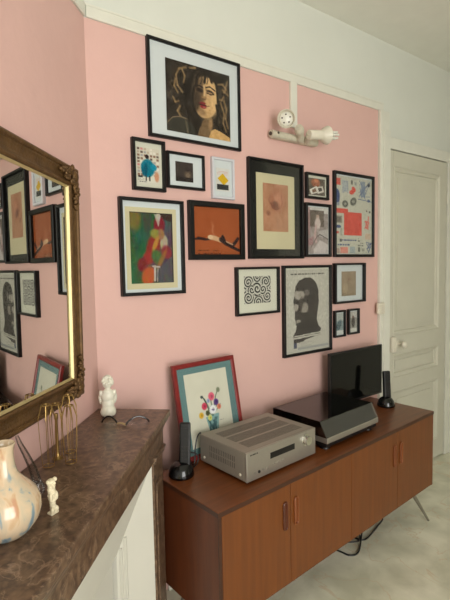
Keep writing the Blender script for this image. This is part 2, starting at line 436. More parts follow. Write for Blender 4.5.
# ---------------------------------------------------------------- gilt mirror
MW, MH, MF = .98, .830, .082
mir = thing('wall_mirror', 'large gilt framed mirror with ornate corners on the pink chimney wall above the mantel', 'mirror')
roll = math.radians(1.5); tiltm = math.radians(-.18)
mloc = chim(-.225-MW/2, .006, 1.084)
mir.matrix_world = Matrix.Translation(mloc) @ Matrix.Rotation(RZ+math.radians(.25), 4, 'Z') @ Matrix.Rotation(-tiltm, 4, 'X') @ Matrix.Rotation(roll, 4, 'Y')
bm = NB()
ringframe(bm, MW, MH, [(0,0),(0,.026),(.004,.033),(.010,.036),(.016,.034),(.019,.029),(.024,.030),(.032,.026),(.044,.024),(.054,.027),(.060,.032),(.066,.033),(.071,.030),(.073,.024),(.073,0)])
obj('frame', bm, GILT, mir)
bm = NB()
ringframe(bm, MW-.146, MH-.146, [(0.0005,.004),(.0005,.0265),(.0015,.027),(.0075,.0195),(.0075,.004)])
obj('inner_lip', bm, GILTL, mir, loc=(0,0,.073))
bm = NB(); box(bm, -MW/2+.07, MW/2-.07, -.0188, -.003, .07, MH-.07); obj('mirror_glass', bm, MIRR, mir)
def corner(sx, sz):
    bm = NB(); rnd = random.Random(3)
    cx = sx*(MW/2-.036); cz = MH/2+sz*(MH/2-.036)
    blob(bm, (cx, -.034, cz), (.022,.012,.022), sub=2)
    for arm in (0, 1):
        for k in range(26):
            d = k/26; off = rnd.uniform(-.030, .030)*(1-.75*d)
            L = .015+d*.105
            x, z = ((-sx*L, off) if arm == 0 else (off, -sz*L))
            s = .009*(1-.55*d)
            blob(bm, (cx+x, -.034-rnd.uniform(0,.004), cz+z), (s*rnd.uniform(.7,1.5), .007, s*rnd.uniform(.7,1.5)), (0, rnd.uniform(0,3), 0), sub=2)
    for k in range(3):   # scroll curls
        a0 = k*2.1; pts = []
        for i in range(14):
            a = a0+i*.42; r = .004+.0014*i
            pts.append((cx+math.cos(a)*r*sx, -.040+.0004*i, cz+math.sin(a)*r*sz))
        tube(bm, pts, .0025, 5)
    return obj('corner_ornament', bm, GILT, mir, smooth=True)
for sx in (-1, 1):
    for sz in (-1, 1): corner(sx, sz)

# ---------------------------------------------------------------- pictures on the long wall
GRP = None
def picture(x0, x1, z0, z1, label, fw_=.016, dep=.02, fm=BLACKF, mm=MATW, art=None, win=None, artm=None, glassy=True, name='picture_frame', gap=.0, buff=None):
    """win = art rectangle (x0,x1,z0,z1) in wall coordinates"""
    x1 = x1*(1-.35*dep/WY); z0 = z0+.002 if z0 < 1.53 else z0; z1 = z1+.003
    t = thing(name, label, 'picture', ((x0+x1)/2, WY-gap-.0005, z0), group='framed pictures hung on the pink wall')
    w = x1-x0; h = z1-z0; xc = (x0+x1)/2
    bm = NB(); ringframe(bm, w, h, [(0,0),(0,dep-.003),(.003,dep),(fw_-.003,dep),(fw_,dep-.003),(fw_,0)]); obj('frame', bm, fm, t)
    bm = NB(); box(bm, -w/2+fw_-.002, w/2-fw_+.002, -.007, -.001, fw_-.002, h-fw_+.002); obj('mat_board', bm, mm, t)
    if buff:
        bm = NB(); box(bm, buff[0]-xc, buff[1]-xc, -.0085, -.007, buff[2]-z0, buff[3]-z0); obj('inner_mat', bm, MATY, t)
    a = win
    art.w = a[1]-a[0]; art.h = a[3]-a[2]; art.build('print', t, a[0]-xc, a[2]-z0, .0092)
    if glassy:
        bm = NB(); box(bm, -w/2+fw_-.001, w/2-fw_+.001, -.0128, -.0118, fw_-.001, h-fw_+.001); obj('picture_glass', bm, PGLASS, t)
    return t
def A(win, bg, n=96, seed=1): return Art(win[1]-win[0], win[3]-win[2], bg, n, seed)

# 1 large portrait of a curly-haired woman
w = (1.063, 1.425, 2.159, 2.478)
a = A(w, (46,40,33), 130, 2)
a.noise(9, 14)
r = a.rng
TAN = (158,130,90)
for k in range(22):     # faint curls
    t = r.uniform(0, 2*PI); cx = .52+.42*math.cos(t); cy = .42+.36*math.sin(t); R = r.uniform(.04,.09); st = r.uniform(0, 6)
    a.line([(cx+R*math.cos(st+i*.5), cy+R*1.1*math.sin(st+i*.5)) for i in range(7)], .009, (84,70,52), .5, soft=1.2)
for pts in ([(.30,.06),(.20,.10),(.15,.20),(.17,.34),(.24,.42)],[(.36,.05),(.44,.03),(.50,.08)],[(.14,.26),(.12,.36),(.17,.44)],[(.10,.52),(.13,.58),(.18,.56)],[(.24,.10),(.28,.18),(.26,.28)],[(.80,.18),(.88,.16),(.94,.22),(.90,.28)],[(.78,.40),(.86,.40),(.90,.34)],[(.90,.40),(.94,.52),(.92,.66),(.96,.80)],[(.84,.44),(.90,.60),(.88,.74),(.93,.86)],[(.96,.10),(.93,.20)],[(.20,.62),(.16,.70),(.20,.76)],[(.88,.24),(.97,.30)]):
    a.line(pts, .013, TAN, .8, soft=1.7)
a.poly([(.60,1),(.66,.90),(.74,.855),(.84,.88),(1,.95),(1,1)], (198,160,104))
a.poly([(.56,.74),(.70,.70),(.69,.84),(.64,1),(.46,1),(.50,.86)], (112,90,64)); a.ell(.67,.80,.035,.09,(150,120,84),.1,soft=.9)
a.ell(.595,.42,.205,.31,(196,160,112), .14, soft=.10)
a.ell(.49,.36,.11,.24,(92,74,54), .16, soft=.45, a=.85)
a.ell(.745,.43,.055,.22,(214,178,126), .1, soft=.8, a=.8); a.ell(.66,.22,.09,.07,(210,174,122), .2, soft=.6, a=.8)
a.line([(.575,.26),(.585,.34),(.575,.41)], .018, (218,184,134), .85, soft=1.4); a.ell(.575,.425,.040,.022,(150,118,82), .1, soft=.6); a.line([(.55,.445),(.60,.445)], .006, (70,50,40), .8)
a.ell(.505,.33,.055,.032,(40,31,26), .1, soft=.6); a.line([(.43,.285),(.50,.265),(.555,.285)], .012, (42,33,28))
a.ell(.675,.325,.060,.028,(48,38,32), .18, soft=.5); a.ell(.68,.34,.05,.014,(150,118,84), .15, soft=.7); a.line([(.61,.345),(.68,.36),(.735,.345)], .007, (34,26,24)); a.line([(.605,.27),(.67,.245),(.75,.285)], .011, (44,34,28))
a.ell(.54,.515,.058,.022,(128,44,48), -.12, soft=.3); a.ell(.56,.560,.050,.028,(140,46,50), -.06, soft=.3); a.line([(.49,.535),(.60,.535)], .008, (50,18,20)); a.ell(.57,.565,.018,.008,(190,110,100), 0, soft=.8)
a.ell(.53,.64,.07,.05,(130,104,74), .3, soft=.7, a=.7); a.ell(.66,.58,.05,.06,(206,168,118), 0, soft=.9, a=.6); a.line([(.605,.545),(.66,.53)], .005, (90,66,50))
a.ell(.44,.52,.06,.18,(60,50,40), .25, soft=.6, a=.8)
for pts in ([(.50,.02),(.40,.12),(.36,.26),(.34,.46)],[(.56,.02),(.60,.10),(.585,.20)],[(.60,.02),(.68,.10),(.70,.17)],[(.66,.03),(.77,.14),(.79,.30),(.80,.50)],[(.40,.1),(.31,.3),(.28,.56),(.34,.76)],[(.52,.05),(.47,.16),(.45,.28)],[(.77,.50),(.80,.62),(.76,.78),(.82,.84)],[(.42,.30),(.38,.50),(.42,.66),(.50,.76)],[(.30,.62),(.40,.78),(.50,.84)]):
    a.line(pts, .022, (38,32,27), .95, soft=.8)
a.line([(.555,.06),(.545,.18),(.52,.24)], .008, (40,34,28)); a.line([(.62,.06),(.64,.16),(.62,.22)], .007, (40,34,28))
a.poly([(0,.88),(.10,.79),(.26,.80),(.40,.87),(.44,1),(0,1)], (56,54,46)); a.line([(.0,.90),(.09,.80),(.20,.77),(.30,.79)], .006, (130,112,86)); a.line([(.28,.82),(.31,.99)], .013, (104,94,76), .8, soft=1.5)
a.noise(6, 44)
picture(.971, 1.494, 2.12, 2.546, 'large black framed portrait of a curly haired woman with red lips', .013, .02, art=a, win=w)

# 2 small poster, person in blue robe
w = (.909, 1.019, 1.908, 2.064); a = A(w, (206,200,182), 80, 3)
for i in range(7):
    for j in range(9):
        if r.rand() < .85: a.rect(i/7+.01, j/9*.8+.01, (i+.8)/7, (j+.75)/9*.8, [(120,84,66),(178,160,140),(80,60,54),(196,120,120),(150,150,150),(222,216,204)][r.randint(6)], .8)
a.ell(.46,.56,.30,.25,(16,112,132), 0, soft=.2); a.ell(.72,.52,.15,.09,(24,132,158), .5, soft=.3); a.ell(.34,.62,.12,.17,(10,84,104), .2, soft=.5, a=.8)
a.ell(.44,.24,.085,.06,(44,32,32), soft=.3); a.line([(.40,.42),(.38,.80)], .012, (8,70,88), .8)
a.rect(.0,.82,1,1,(206,204,190)); a.rect(.02,.78,.22,.83,(40,40,44)); a.textrows(.03,.84,.4,.96,3,(80,80,84)); a.line([(.38,.78),(.38,.9)], .02, (40,36,38)); a.line([(.54,.78),(.54,.9)], .02, (40,36,38)); a.ell(.86,.78,.1,.14,(196,140,108), soft=.5)
picture(.884, 1.050, 1.878, 2.098, 'small black framed print of a figure in a teal robe before a crowded patterned background', .014, .024, mm=MATC, art=a, win=w)

# 3 small dark landscape photo
w = (1.102, 1.198, 1.936, 2.026); a = A(w, (62,54,50), 60, 4)
a.noise(6, 8); a.ell(.68,.62,.2,.26,(92,78,66), soft=.5, a=.8); a.ell(.70,.66,.12,.14,(122,106,88), .3, soft=.6, a=.8); a.rect(0,.78,1,1,(40,36,34),.7); a.ell(.66,.36,.14,.1,(50,42,40), soft=.5)
picture(1.056, 1.266, 1.902, 2.064, 'small black framed square dark photograph in wide white mat, below the curly haired portrait', .012, .02, art=a, win=w, mm=MATW)

# 4 white framed yellow diamond poster
w = (1.331, 1.414, 1.911, 2.023); a = A(w, (208,208,202), 80, 5)
a.textrows(.1,.12,.9,.30,3,(200,150,140)); a.poly([(.50,.22),(.92,.52),(.56,.74),(.10,.46)], (206,168,34)); a.rect(.06,.70,.92,.94,(52,54,54)); a.noise(4,30)
picture(1.304, 1.447, 1.872, 2.069, 'small white framed poster of a yellow diamond over a dark block', .012, .02, fm=WFRAME, art=a, win=w, mm=MATW)

# 5 orange poster of reclining smoker
w = (1.189, 1.471, 1.590, 1.833); a = A(w, (152,80,44), 120, 6)
a.noise(3, 10)
a.line([(.44,.58),(.40,.50),(.42,.40),(.39,.32)], .020, (188,130,100), .45, soft=2)
a.line([(.02,.66),(.14,.655),(.26,.67),(.36,.655)], .020, (50,34,32)); a.line([(.10,.64),(.24,.66)], .026, (46,30,30))
a.line([(.36,.62),(.46,.64),(.58,.68)], .045, (196,160,124)); a.ell(.36,.62,.06,.045,(206,176,140), soft=.3)
a.line([(.58,.66),(.70,.74),(.84,.80)], .045, (48,32,32)); a.line([(.62,.60),(.68,.72)], .034, (44,30,30)); a.line([(.82,.80),(.90,.72),(.96,.64)], .036, (48,32,32)); a.line([(.80,.80),(.98,.88)], .030, (44,30,30)); a.line([(.70,.70),(.84,.76)], .014, (176,140,112))
a.textrows(.10,.87,.52,.91,1,(60,30,22)); a.textrows(.10,.93,.60,.97,1,(60,30,22),.6)
picture(1.164, 1.505, 1.572, 1.850, 'thick black framed orange poster of a reclining smoking figure', .026, .026, art=a, win=w, mm=MATB)

# 6 abstract painting
w = (.864, 1.077, 1.469, 1.783); a = A(w, (84,78,78), 130, 7)
a.poly([(0,0),(.62,0),(.42,.5),(.30,1),(0,1)], (44,98,60)); a.noise(12, 6, mono=False)
a.ell(.10,.10,.16,.16,(142,118,48), soft=.6, a=.8); a.ell(.40,.1,.10,.2,(66,74,62), soft=.6); a.poly([(.62,0),(1,0),(1,.12),(.7,.08)], (60,40,40))
a.ell(.68,.16,.13,.12,(136,30,44), soft=.4); a.ell(.66,.05,.05,.06,(206,198,184), soft=.4); a.poly([(.56,.02),(.66,.20),(.72,.03)], (208,200,186), .8)
a.ell(.52,.50,.16,.22,(150,44,36), .3, soft=.4); a.ell(.60,.30,.14,.07,(150,150,60), .3, soft=.4); a.ell(.78,.42,.09,.11,(188,184,152), .1, soft=.3); a.ell(.72,.30,.07,.08,(170,120,80), soft=.5)
a.ell(.40,.64,.12,.10,(168,50,44), .5, soft=.5); a.ell(.26,.74,.11,.10,(130,36,40), soft=.5); a.ell(.58,.44,.05,.12,(196,140,60), .4, soft=.5); a.ell(.60,.62,.12,.10,(72,110,60), -.3, soft=.5)
a.ell(.84,.56,.12,.10,(150,50,60), -.5, soft=.5); a.ell(.40,.90,.16,.14,(200,92,48), .4, soft=.4); a.ell(.72,.66,.05,.16,(176,120,50), .5, soft=.6, a=.7)
a.line([(.55,.76),(.54,.96)], .016, (210,204,190)); a.line([(.50,.76),(.66,.77)], .012, (200,194,180)); a.line([(.62,.78),(.60,.98)], .006, (196,190,176)); a.poly([(.66,.78),(1,.6),(1,1),(.62,1)], (86,88,92), .8)
a.line([(.98,0),(.98,1)], .006, (40,36,34)); a.rect(0,0,1,.012,(50,44,40)); a.noise(8, 30, mono=False); a.im = a.im*.78+np.array((74,68,60))*.18
picture(.815, 1.139, 1.414, 1.840, 'large black framed abstract painting of green, red and orange swirls, lowest at left', .014, .026, art=a, win=w, mm=MATW, buff=(.844,1.098,1.444,1.804))

# 7 tall sanguine drawing, thick black mat
w = (1.636, 1.822, 1.723, 1.979); a = A(w, (176,128,98), 110, 8)
a.noise(5, 9); a.ell(.55,.34,.30,.24,(164,108,82), .2, soft=.6); a.ell(.62,.34,.20,.18,(186,130,102), .2, soft=.6)
a.ell(.48,.44,.14,.08,(112,68,54), .3, soft=.7, a=.8); a.line([(.30,.40),(.36,.50),(.50,.54),(.64,.50)], .012, (110,66,52), .8, soft=1.5); a.line([(.30,.24),(.22,.34),(.28,.42)], .012, (128,78,60), .6, soft=1.5); a.line([(.44,.36),(.48,.44),(.42,.46)], .008, (104,60,50)); a.line([(.72,.22),(.76,.4),(.66,.5)], .014, (140,88,68), .6, soft=1.5)
a.ell(.20,.62,.08,.05,(128,80,62), .3, soft=.8, a=.7); a.noise(4, 40)
picture(1.532, 1.944, 1.576, 2.098, 'tall black framed red chalk drawing of a head in a wide black mat', .014, .026, art=a, win=w, mm=MATB, buff=(1.590,1.872,1.628,2.030))

# 8 small photo of hands holding photos
w = (1.981, 2.128, 1.945, 2.041); a = A(w, (92,84,74), 70, 9)
a.ell(.45,.26,.26,.26,(156,92,66), soft=.4); a.ell(.50,.14,.12,.12,(190,120,86), soft=.5); a.noise(10, 9)
a.poly([(.10,.70),(.50,.44),(.64,.80),(.20,.98)], (214,212,202)); a.poly([(.46,.52),(.86,.42),(.94,.76),(.58,.90)], (206,202,192)); a.poly([(.22,.72),(.44,.56),(.52,.78),(.28,.88)], (120,92,76)); a.poly([(.58,.56),(.80,.50),(.84,.70),(.64,.78)], (70,62,58))
picture(1.962, 2.164, 1.922, 2.066, 'tiny black framed photograph of two white bordered snapshots', .013, .024, art=a, win=w, mm=MATC)

# 9 grey-pink photo of woman in room
w = (1.972, 2.155, 1.604, 1.874); a = A(w, (150,140,136), 110, 10)
a.rect(0,0,1,.12,(196,194,188)); a.rect(.12,.06,.80,.42,(96,84,76)); a.noise(8,14); a.ell(.50,.20,.08,.05,(176,152,138), soft=.4); a.ell(.50,.34,.14,.12,(200,186,180), soft=.4); a.rect(0,.0,.14,.6,(170,120,124),.5)
a.line([(.42,.40),(.36,.60),(.42,.74)], .03, (190,160,156)); a.poly([(.56,.50),(1,.46),(1,.66),(.50,.62)], (176,170,166)); a.line([(.50,.62),(.60,.58),(1,.68)], .010, (70,58,58)); a.line([(.18,.86),(.50,.60)], .012, (110,90,90)); a.poly([(.0,.70),(.3,.62),(.26,.8),(0,.84)], (156,100,108), .6)
a.poly([(.3,.9),(.6,.7),(1,.8),(1,1),(.3,1)], (206,198,196), .8); a.noise(6,30)
picture(1.956, 2.186, 1.585, 1.894, 'narrow black framed grey and pink photograph of a seated woman in a room', .016, .022, art=a, win=w, mm=MATW)

# 10 collage poster, red and blue
w = (2.224, 2.588, 1.603, 2.080); a = A(w, (190,190,174), 150, 11)
red = (206,74,62); blu = (52,72,120); dk = (70,72,66)
a.rect(.00,.03,.13,.12,red,.9); a.rect(.17,.05,.33,.20,(156,164,172),.7); a.textrows(.17,.05,.33,.22,6,(120,132,150),.6)
a.ell(.04,.26,.07,.09,blu,soft=.2); a.rect(0,.27,.1,.33,blu); a.rect(0,.34,.1,.38,(140,150,160))
a.ell(.48,.15,.06,.03,red,.5,soft=.2); a.ell(.43,.19,.07,.03,red,-.2,soft=.2); a.rect(.40,.04,.46,.09,dk,.8); a.rect(.5,.05,.56,.10,(120,130,130),.6)
for k in range(16): a.line([(r.uniform(.62,.95), r.uniform(.02,.28)) for _ in range(2)], .005, blu, .6)
a.rect(.68,.03,.80,.24,(104,122,150),.6); a.ell(.90,.07,.04,.025,(40,50,70),soft=.2); a.ell(.90,.28,.04,.02,(60,80,120),soft=.3); a.line([(.6,.27),(.98,.29)], .006, blu,.6)
a.ell(.25,.35,.08,.045,dk,soft=.25,a=.85); a.ell(.47,.31,.09,.05,dk,-.4,soft=.25,a=.85); a.ell(.47,.31,.04,.02,(150,150,140),soft=.4); a.ell(.25,.35,.03,.02,(150,150,140),soft=.4)
a.rect(.00,.41,.32,.47,red); a.rect(.22,.45,.70,.755,red); a.noise(7,24,.22,.45,.70,.755)
a.rect(.0,.51,.17,.60,(130,122,110),.8); a.rect(.03,.52,.14,.59,(96,90,82),.7)
for k in range(10): a.line([(r.uniform(.78,.92), r.uniform(.48,.70)) for _ in range(2)], .009, (214,96,84), .8)
a.ell(.07,.645,.07,.02,blu,soft=.3); a.ell(.04,.72,.05,.015,red,soft=.3); a.rect(.12,.66,.17,.76,(150,150,136),.7)
a.textrows(.12,.80,.55,.84,1,blu,.95); a.rect(.1,.80,.16,.84,dk,.7); a.textrows(.05,.86,.40,.90,1,blu,.95); a.textrows(.6,.78,.75,.90,4,dk,.7)
a.rect(.0,.92,.10,.99,(150,120,110),.7); a.rect(.12,.91,.32,.99,(214,120,106),.8); a.rect(.38,.90,.52,.99,(140,156,166),.7); a.rect(.6,.91,.66,.97,dk,.8); a.rect(.70,.92,.78,.96,(120,120,110),.6)
for k in range(10): a.line([(r.uniform(.82,.98), r.uniform(.84,.98)) for _ in range(2)], .006, blu, .7)
a.ell(.84,.42,.02,.012,(90,80,70),soft=.4); a.ell(.93,.43,.025,.015,(60,60,50),soft=.4); a.rect(.80,.72,.96,.80,(206,160,130),.5)
a.noise(5,50)
picture(2.205, 2.613, 1.584, 2.102, 'black framed collage poster of red and blue printed scraps with a big red square', .017, .022, art=a, win=w, mm=MATW)

# 11 black and white swirl
w = (1.497, 1.682, 1.340, 1.484); a = A(w, (196,196,184), 120, 12)
Uu = a.U*a.asp; Vv = a.V
ctr = [(.62,.46,1),(.20,.22,-1),(1.05,.20,1),(1.12,.75,-1),(.20,.78,1),(.66,.95,-1),(.64,.04,-1),(.36,.50,1),(.90,.50,-1)]
D = np.stack([np.hypot(Uu-x, Vv-y)*(1.0 if i else .78) for i, (x, y, g_) in enumerate(ctr)])
ix = D.argmin(0); best = D.min(0); ang = np.zeros_like(Uu)
for i, (x, y, g_) in enumerate(ctr): ang = np.where(ix == i, g_*np.arctan2(Vv-y, Uu-x), ang)
f = np.sin(62*best+ang*1.0)
edge = np.sort(D, 0); f = np.where(edge[1]-edge[0] < .012, -1, f)
a._mix((f > 0).astype(float), (34,34,32), .92)
picture(1.440, 1.750, 1.278, 1.530, 'black framed black and white swirling linocut print with wide cream mat', .012, .026, art=a, win=w, mm=MATC)

# 12 tall poster, bearded man built of rows of tiny type
w = (1.792, 2.162, 1.036, 1.512); a = A(w, (186,184,172), 170, 13)
a.textrows(.12,.040,.88,.066,1,(70,68,62),.95,.75)
dk = (40,33,34)
a.poly([(.20,.30),(.22,.20),(.30,.13),(.42,.10),(.54,.095),(.62,.12),(.70,.18),(.74,.26),(.75,.40),(.72,.52),(.70,.62),(.74,.70),(.80,.74),(.78,.78),(.16,.80),(.22,.74),(.24,.68),(.20,.58),(.20,.48),(.17,.38)], dk)
a.ell(.32,.31,.11,.055,(152,146,136), -.2, soft=.4); a.ell(.25,.30,.06,.05,(160,154,144), soft=.4); a.ell(.42,.47,.085,.075,(146,140,130), .3, soft=.5); a.ell(.48,.28,.06,.04,(112,104,100), soft=.6)
a.ell(.23,.45,.055,.05,(156,150,140), .2, soft=.5); a.ell(.28,.63,.055,.03,(150,144,134), soft=.5); a.line([(.20,.385),(.34,.38),(.46,.37)], .012, (24,20,20)); a.ell(.36,.56,.14,.035,(34,28,28),-.1,soft=.5); a.ell(.33,.66,.10,.02,(30,26,26),0,soft=.5); a.ell(.34,.42,.035,.08,(60,52,50),.1,soft=.6); a.line([(.26,.54),(.40,.56)], .02, (46,38,38)); a.ell(.27,.40,.05,.018,(44,38,38),soft=.4)
row = (np.sin(a.V*2*PI*52) > .2).astype(float); inside = (a.im.mean(2) < 130).astype(float)
a._mix(row*inside, (80,73,70), .45)
a.noise(8, 60)
a.rect(.0,.81,1,1,(186,184,172)); a.line([(.16,.815),(.78,.80)], .004, (90,86,80)); a.rect(.17,.85,.24,.95,(66,70,96)); a.poly([(.17,.84),(.64,.825),(.64,.835),(.42,.86),(.40,.88),(.17,.885)], (52,44,44)); a.textrows(.28,.88,.62,.94,3,(150,146,140),.6); a.line([(.65,.83),(.80,.82)], .003, (150,140,130))
a.rect(.26,.945,.98,.975,(146,150,148),.8)
picture(1.772, 2.186, 1.016, 1.534, 'tall black framed poster of a bearded man in profile made of small dark type', .015, .024, art=a, win=w, mm=MATC)

# 13 sepia photo
w = (2.279, 2.421, 1.340, 1.494); a = A(w, (140,122,102), 80, 14)
for v in np.linspace(0,1,12): a.rect(0,v,1,v+.1,(164-80*max(0,v-.6),148-80*max(0,v-.6),124-80*max(0,v-.6)),.5)
a.line([(.45,.25),(.46,.6),(.42,.9)], .025, (124,100,82), .7, soft=2); a.ell(.5,.3,.16,.12,(140,116,94), soft=.8); a.ell(.25,.7,.2,.2,(176,158,128),soft=.9,a=.6); a.noise(5,12)
picture(2.203, 2.516, 1.294, 1.543, 'black framed small sepia photograph in white mat below the collage poster', .012, .030, art=a, win=w, mm=MATW)

# 14, 15 tiny pair
w = (2.222, 2.295, 1.102, 1.234); a = A(w, (130,146,148), 70, 15)
a.rect(0,0,1,.35,(168,174,170)); a.ell(.45,.55,.28,.26,(66,88,96), .5, soft=.4); a.rect(0,.80,1,1,(196,200,196)); a.noise(8,12)
picture(2.205, 2.320, 1.085, 1.250, 'tiny black framed blue grey snapshot, left one of the pair above the television', .011, .024, art=a, win=w, mm=MATW)
w = (2.352, 2.432, 1.104, 1.236); a = A(w, (150,148,140), 70, 16)
a.rect(0,0,1,.3,(186,184,176)); a.ell(.5,.50,.22,.26,(58,52,50), 0, soft=.4); a.ell(.5,.26,.1,.08,(110,84,72), soft=.4); a.rect(0,.80,1,1,(200,200,192)); a.noise(8,12)
picture(2.339, 2.458, 1.090, 1.251, 'tiny black framed snapshot of a dark figure, right one of the pair above the television', .011, .024, art=a, win=w, mm=MATW)

# ---------------------------------------------------------------- things on the wall
bm = NB(); box(bm, 1.846, 1.896, WY-.016, WY, 2.30, 2.545, bev=.003); tag(obj('cable_cover', bm, TRIMW), 'white vertical cable cover running from the moulding down to the wall spotlight', 'cable cover')
sp = thing('wall_spotlight', 'white double spotlight on a horizontal bar, high on the pink wall', 'lamp', (1.865, WY, 2.235))
bm = NB(); cyl(bm, (-.185,-.030,0.0), (.165,-.030,0.0), .020, seg=24); box(bm, -.17, .17, -.03, -.001, -.018, .018, bev=.004); obj('mounting_bar', bm, PLASD, sp, smooth=True)
bm = NB(); cyl(bm, (-.15,-.048,.004), (-.15,-.053,.004), .006, seg=12); obj('screw', bm, SOCK, sp)
bm = NB(); cyl(bm, (-.19,-.03,0), (-.183,-.03,0), .010, seg=12); obj('end_screw', bm, SOCK, sp)
# head facing the room
bm = NB(); tube(bm, spline([(.015,-.045,.0),(-.01,-.075,.01),(-.055,-.105,.035)], 5), [.022+.004*math.sin(i) for i in range(11)], 16); obj('swivel_arm', bm, PLASD, sp, smooth=True)
hd = NB(); lathe(hd, [(0,-.055),(.022,-.053),(.031,-.035),(.036,-.01),(.040,.01),(.042,.022),(.039,.026),(.036,.018),(.033,.006),(0.0,.004)], 32)
h1 = obj('lamp_head', hd, PLASW, sp, smooth=True)
h1.matrix_local = Matrix.Translation((-.115,-.10,.080)) @ Vector((-.62,-.72,-.18)).to_track_quat('Z','Y').to_matrix().to_4x4()
h1.location = (-.147,-.105,.060); h1.scale = (1.12,1.12,1.0)
bm = NB(); blob(bm, (0,0,.006), (.032,.032,.017), sub=3); bl = obj('bulb', bm, BULB, h1, smooth=True)
bm = NB()
for k in range(5):
    a_ = k*2*PI/5+.4; blob(bm, (.019*math.cos(a_), .019*math.sin(a_), .019), (.0045,.0045,.003), sub=1)
obj('socket_pin', bm, SOCK, h1)
# head pointing right
bm = NB(); tube(bm, spline([(.07,-.045,-.005),(.045,-.085,.0),(.03,-.115,.012)], 5), .019, 16); obj('swivel_arm', bm, PLASD, sp, smooth=True)
hd = NB(); lathe(hd, [(0,-.085),(.023,-.084),(.026,-.08),(.026,.0),(.028,.012),(.044,.032),(.050,.048),(.047,.049),(.042,.037),(.027,.018),(0,.016)], 32)
h2 = obj('lamp_head', hd, PLASW, sp, smooth=True)
h2.matrix_local = Matrix.Translation((.035,-.13,.024)) @ Vector((.98,-.10,.10)).to_track_quat('Z','Y').to_matrix().to_4x4()
bm = NB()
for k in range(6):
    a_ = k*2*PI/6; x, y = .018*math.cos(a_), .018*math.sin(a_)
    cyl(bm, (x,y,.015), (x,y,.118), .0065, seg=10); blob(bm, (x,y,.118), (.0065,.0065,.006), sub=2)
obj('bulb_tube', bm, BULB, h2, smooth=True)
h2.location = (.100,-.120,.014)
sw = thing('light_switch', 'small white square wall switch beside the door casing', 'switch', (2.655, WY-.022, 1.24))
bm = NB(); box(bm, -.036, .036, -.022, 0, -.038, .038, bev=.006, seg=3); obj('switch_box', bm, PLASW, sw)
bm = NB(); box(bm, -.022, .022, -.027, -.021, -.022, .022, bev=.003); obj('switch_button', bm, PLASW, sw)

# ---------------------------------------------------------------- sideboard
T = .657; TH = .0688
S0 = Vector((.905, 1.282, 0)); SA = Vector((math.cos(TH), math.sin(TH), 0)); SB = Vector((-math.sin(TH), math.cos(TH), 0))
def sbp(x, y, z=T): return S0+SA*x+SB*y+Vector((0,0,z))
def sbthing(name, label, cat, x, y, z=T, rz=0, **k): return thing(name, label, cat, sbp(x, y, z), (0,0,TH+rz), **k)
SW, SD, SB0 = 1.672, .425, .207
sd = sbthing('sideboard', 'long teak sideboard with four doors on slim steel legs, against the pink wall', 'sideboard', 0, 0, 0)
bm = NB(); box(bm, 0, SW, 0, SD, T-.018, T, bev=.002); obj('top_panel', bm, TEAK, sd)
bm = NB(); box(bm, -.0005, SW+.0005, -.0015, .0005, T-.019, T-.0015); box(bm, -.0015, .0005, -.0015, SD, T-.019, T-.0015); box(bm, SW-.0005, SW+.0015, 0, SD, T-.019, T-.0015)
obj('top_edge', bm, TEAKL, sd, label='darker edge band of the top')
bm = NB(); box(bm, .0, .018, .002, SD, SB0, T-.018); box(bm, SW-.018, SW, .002, SD, SB0, T-.018); box(bm, .018, SW-.018, .004, SD, SB0, SB0+.018); box(bm, .018, SW-.018, SD-.01, SD, SB0, T-.018); box(bm, .78, .80, .03, SD, SB0, T-.018); obj('carcass', bm, TEAKS, sd)
bm = NB(); box(bm, .0, .014, -.001, .003, SB0, T-.02); obj('side_edge', bm, TEAKL, sd, label='darker front edge of the side panel')
seams = [.016, .388, .826, 1.256, SW-.003]
for i in range(4):
    bm = NB(); box(bm, seams[i]+.0012, seams[i+1]-.0012, .0, .018, SB0+.006, T-.0205, bev=.0012)
    d = obj('door', bm, TEAKD, sd)
    hx = seams[i+1]-.034 if i % 2 == 0 else seams[i]+.034
    bm = NB()
    pts = []
    for k in range(24):
        a_ = 2*PI*k/24; s_ = .0105; L_ = .047
        pts.append((hx+s_*math.cos(a_), -.003, .512+(L_ if math.sin(a_) > 0 else -L_)+s_*math.sin(a_)))
    tube(bm, pts, .0042, 8, closed=True)
    box(bm, hx-.008, hx+.008, -.003, .0005, .462, .562)
    obj('handle', bm, TEAKH if i == 0 else TEAKH2, d, smooth=True)
for (x, y, dx, dy) in ((.16,.06,-.075,-.055), (SW-.155,.06,.105,-.06), (.16,SD-.06,-.075,.04), (SW-.155,SD-.06,.09,.04)):
    bm = NB(); cyl(bm, (x+dx, y+dy, .0), (x, y, SB0-.004), .0065, .0125, seg=16); box(bm, x-.03, x+.03, y-.03, y+.03, SB0-.005, SB0-.0002, bev=.001)
    obj('leg', bm, STEEL, sd, smooth=False)

# ---------------------------------------------------------------- receiver
rc = sbthing('stereo_receiver', 'silver stereo amplifier with vented top and round volume knob, on the sideboard', 'amplifier', .215, .08)
RW, RD, RH0, RH1 = .435, .30, .013, .134
bm = NB(); box(bm, 0, RW, .006, RD, RH0, RH1, bev=.003); rb = obj('casing', bm, SILVERT, rc)
bm = NB(); box(bm, -.0005, RW+.0005, -.004, .006, RH0-.001, RH1-.001, bev=.002); fpn = obj('front_panel', bm, SILVER, rc)
bm = NB()
for (y0, y1) in ((.040,.098), (.118,.176), (.196,.250)):
    for y in np.linspace(y0, y1, 9): box(bm, .05, .392, y-.0013, y+.0013, RH1-.0015, RH1+.0004)
obj('top_vent', bm, VENT, rc, label='dark slots in the top cover')
bm = NB()
for y in np.linspace(.07, .23, 15):
    for (a_, b_) in ((.05,.072), (.078,.10)): box(bm, -.0006, .001, y-.0012, y+.0012, a_, b_)
obj('side_vent', bm, VENT, rc, label='dark slots in the side')
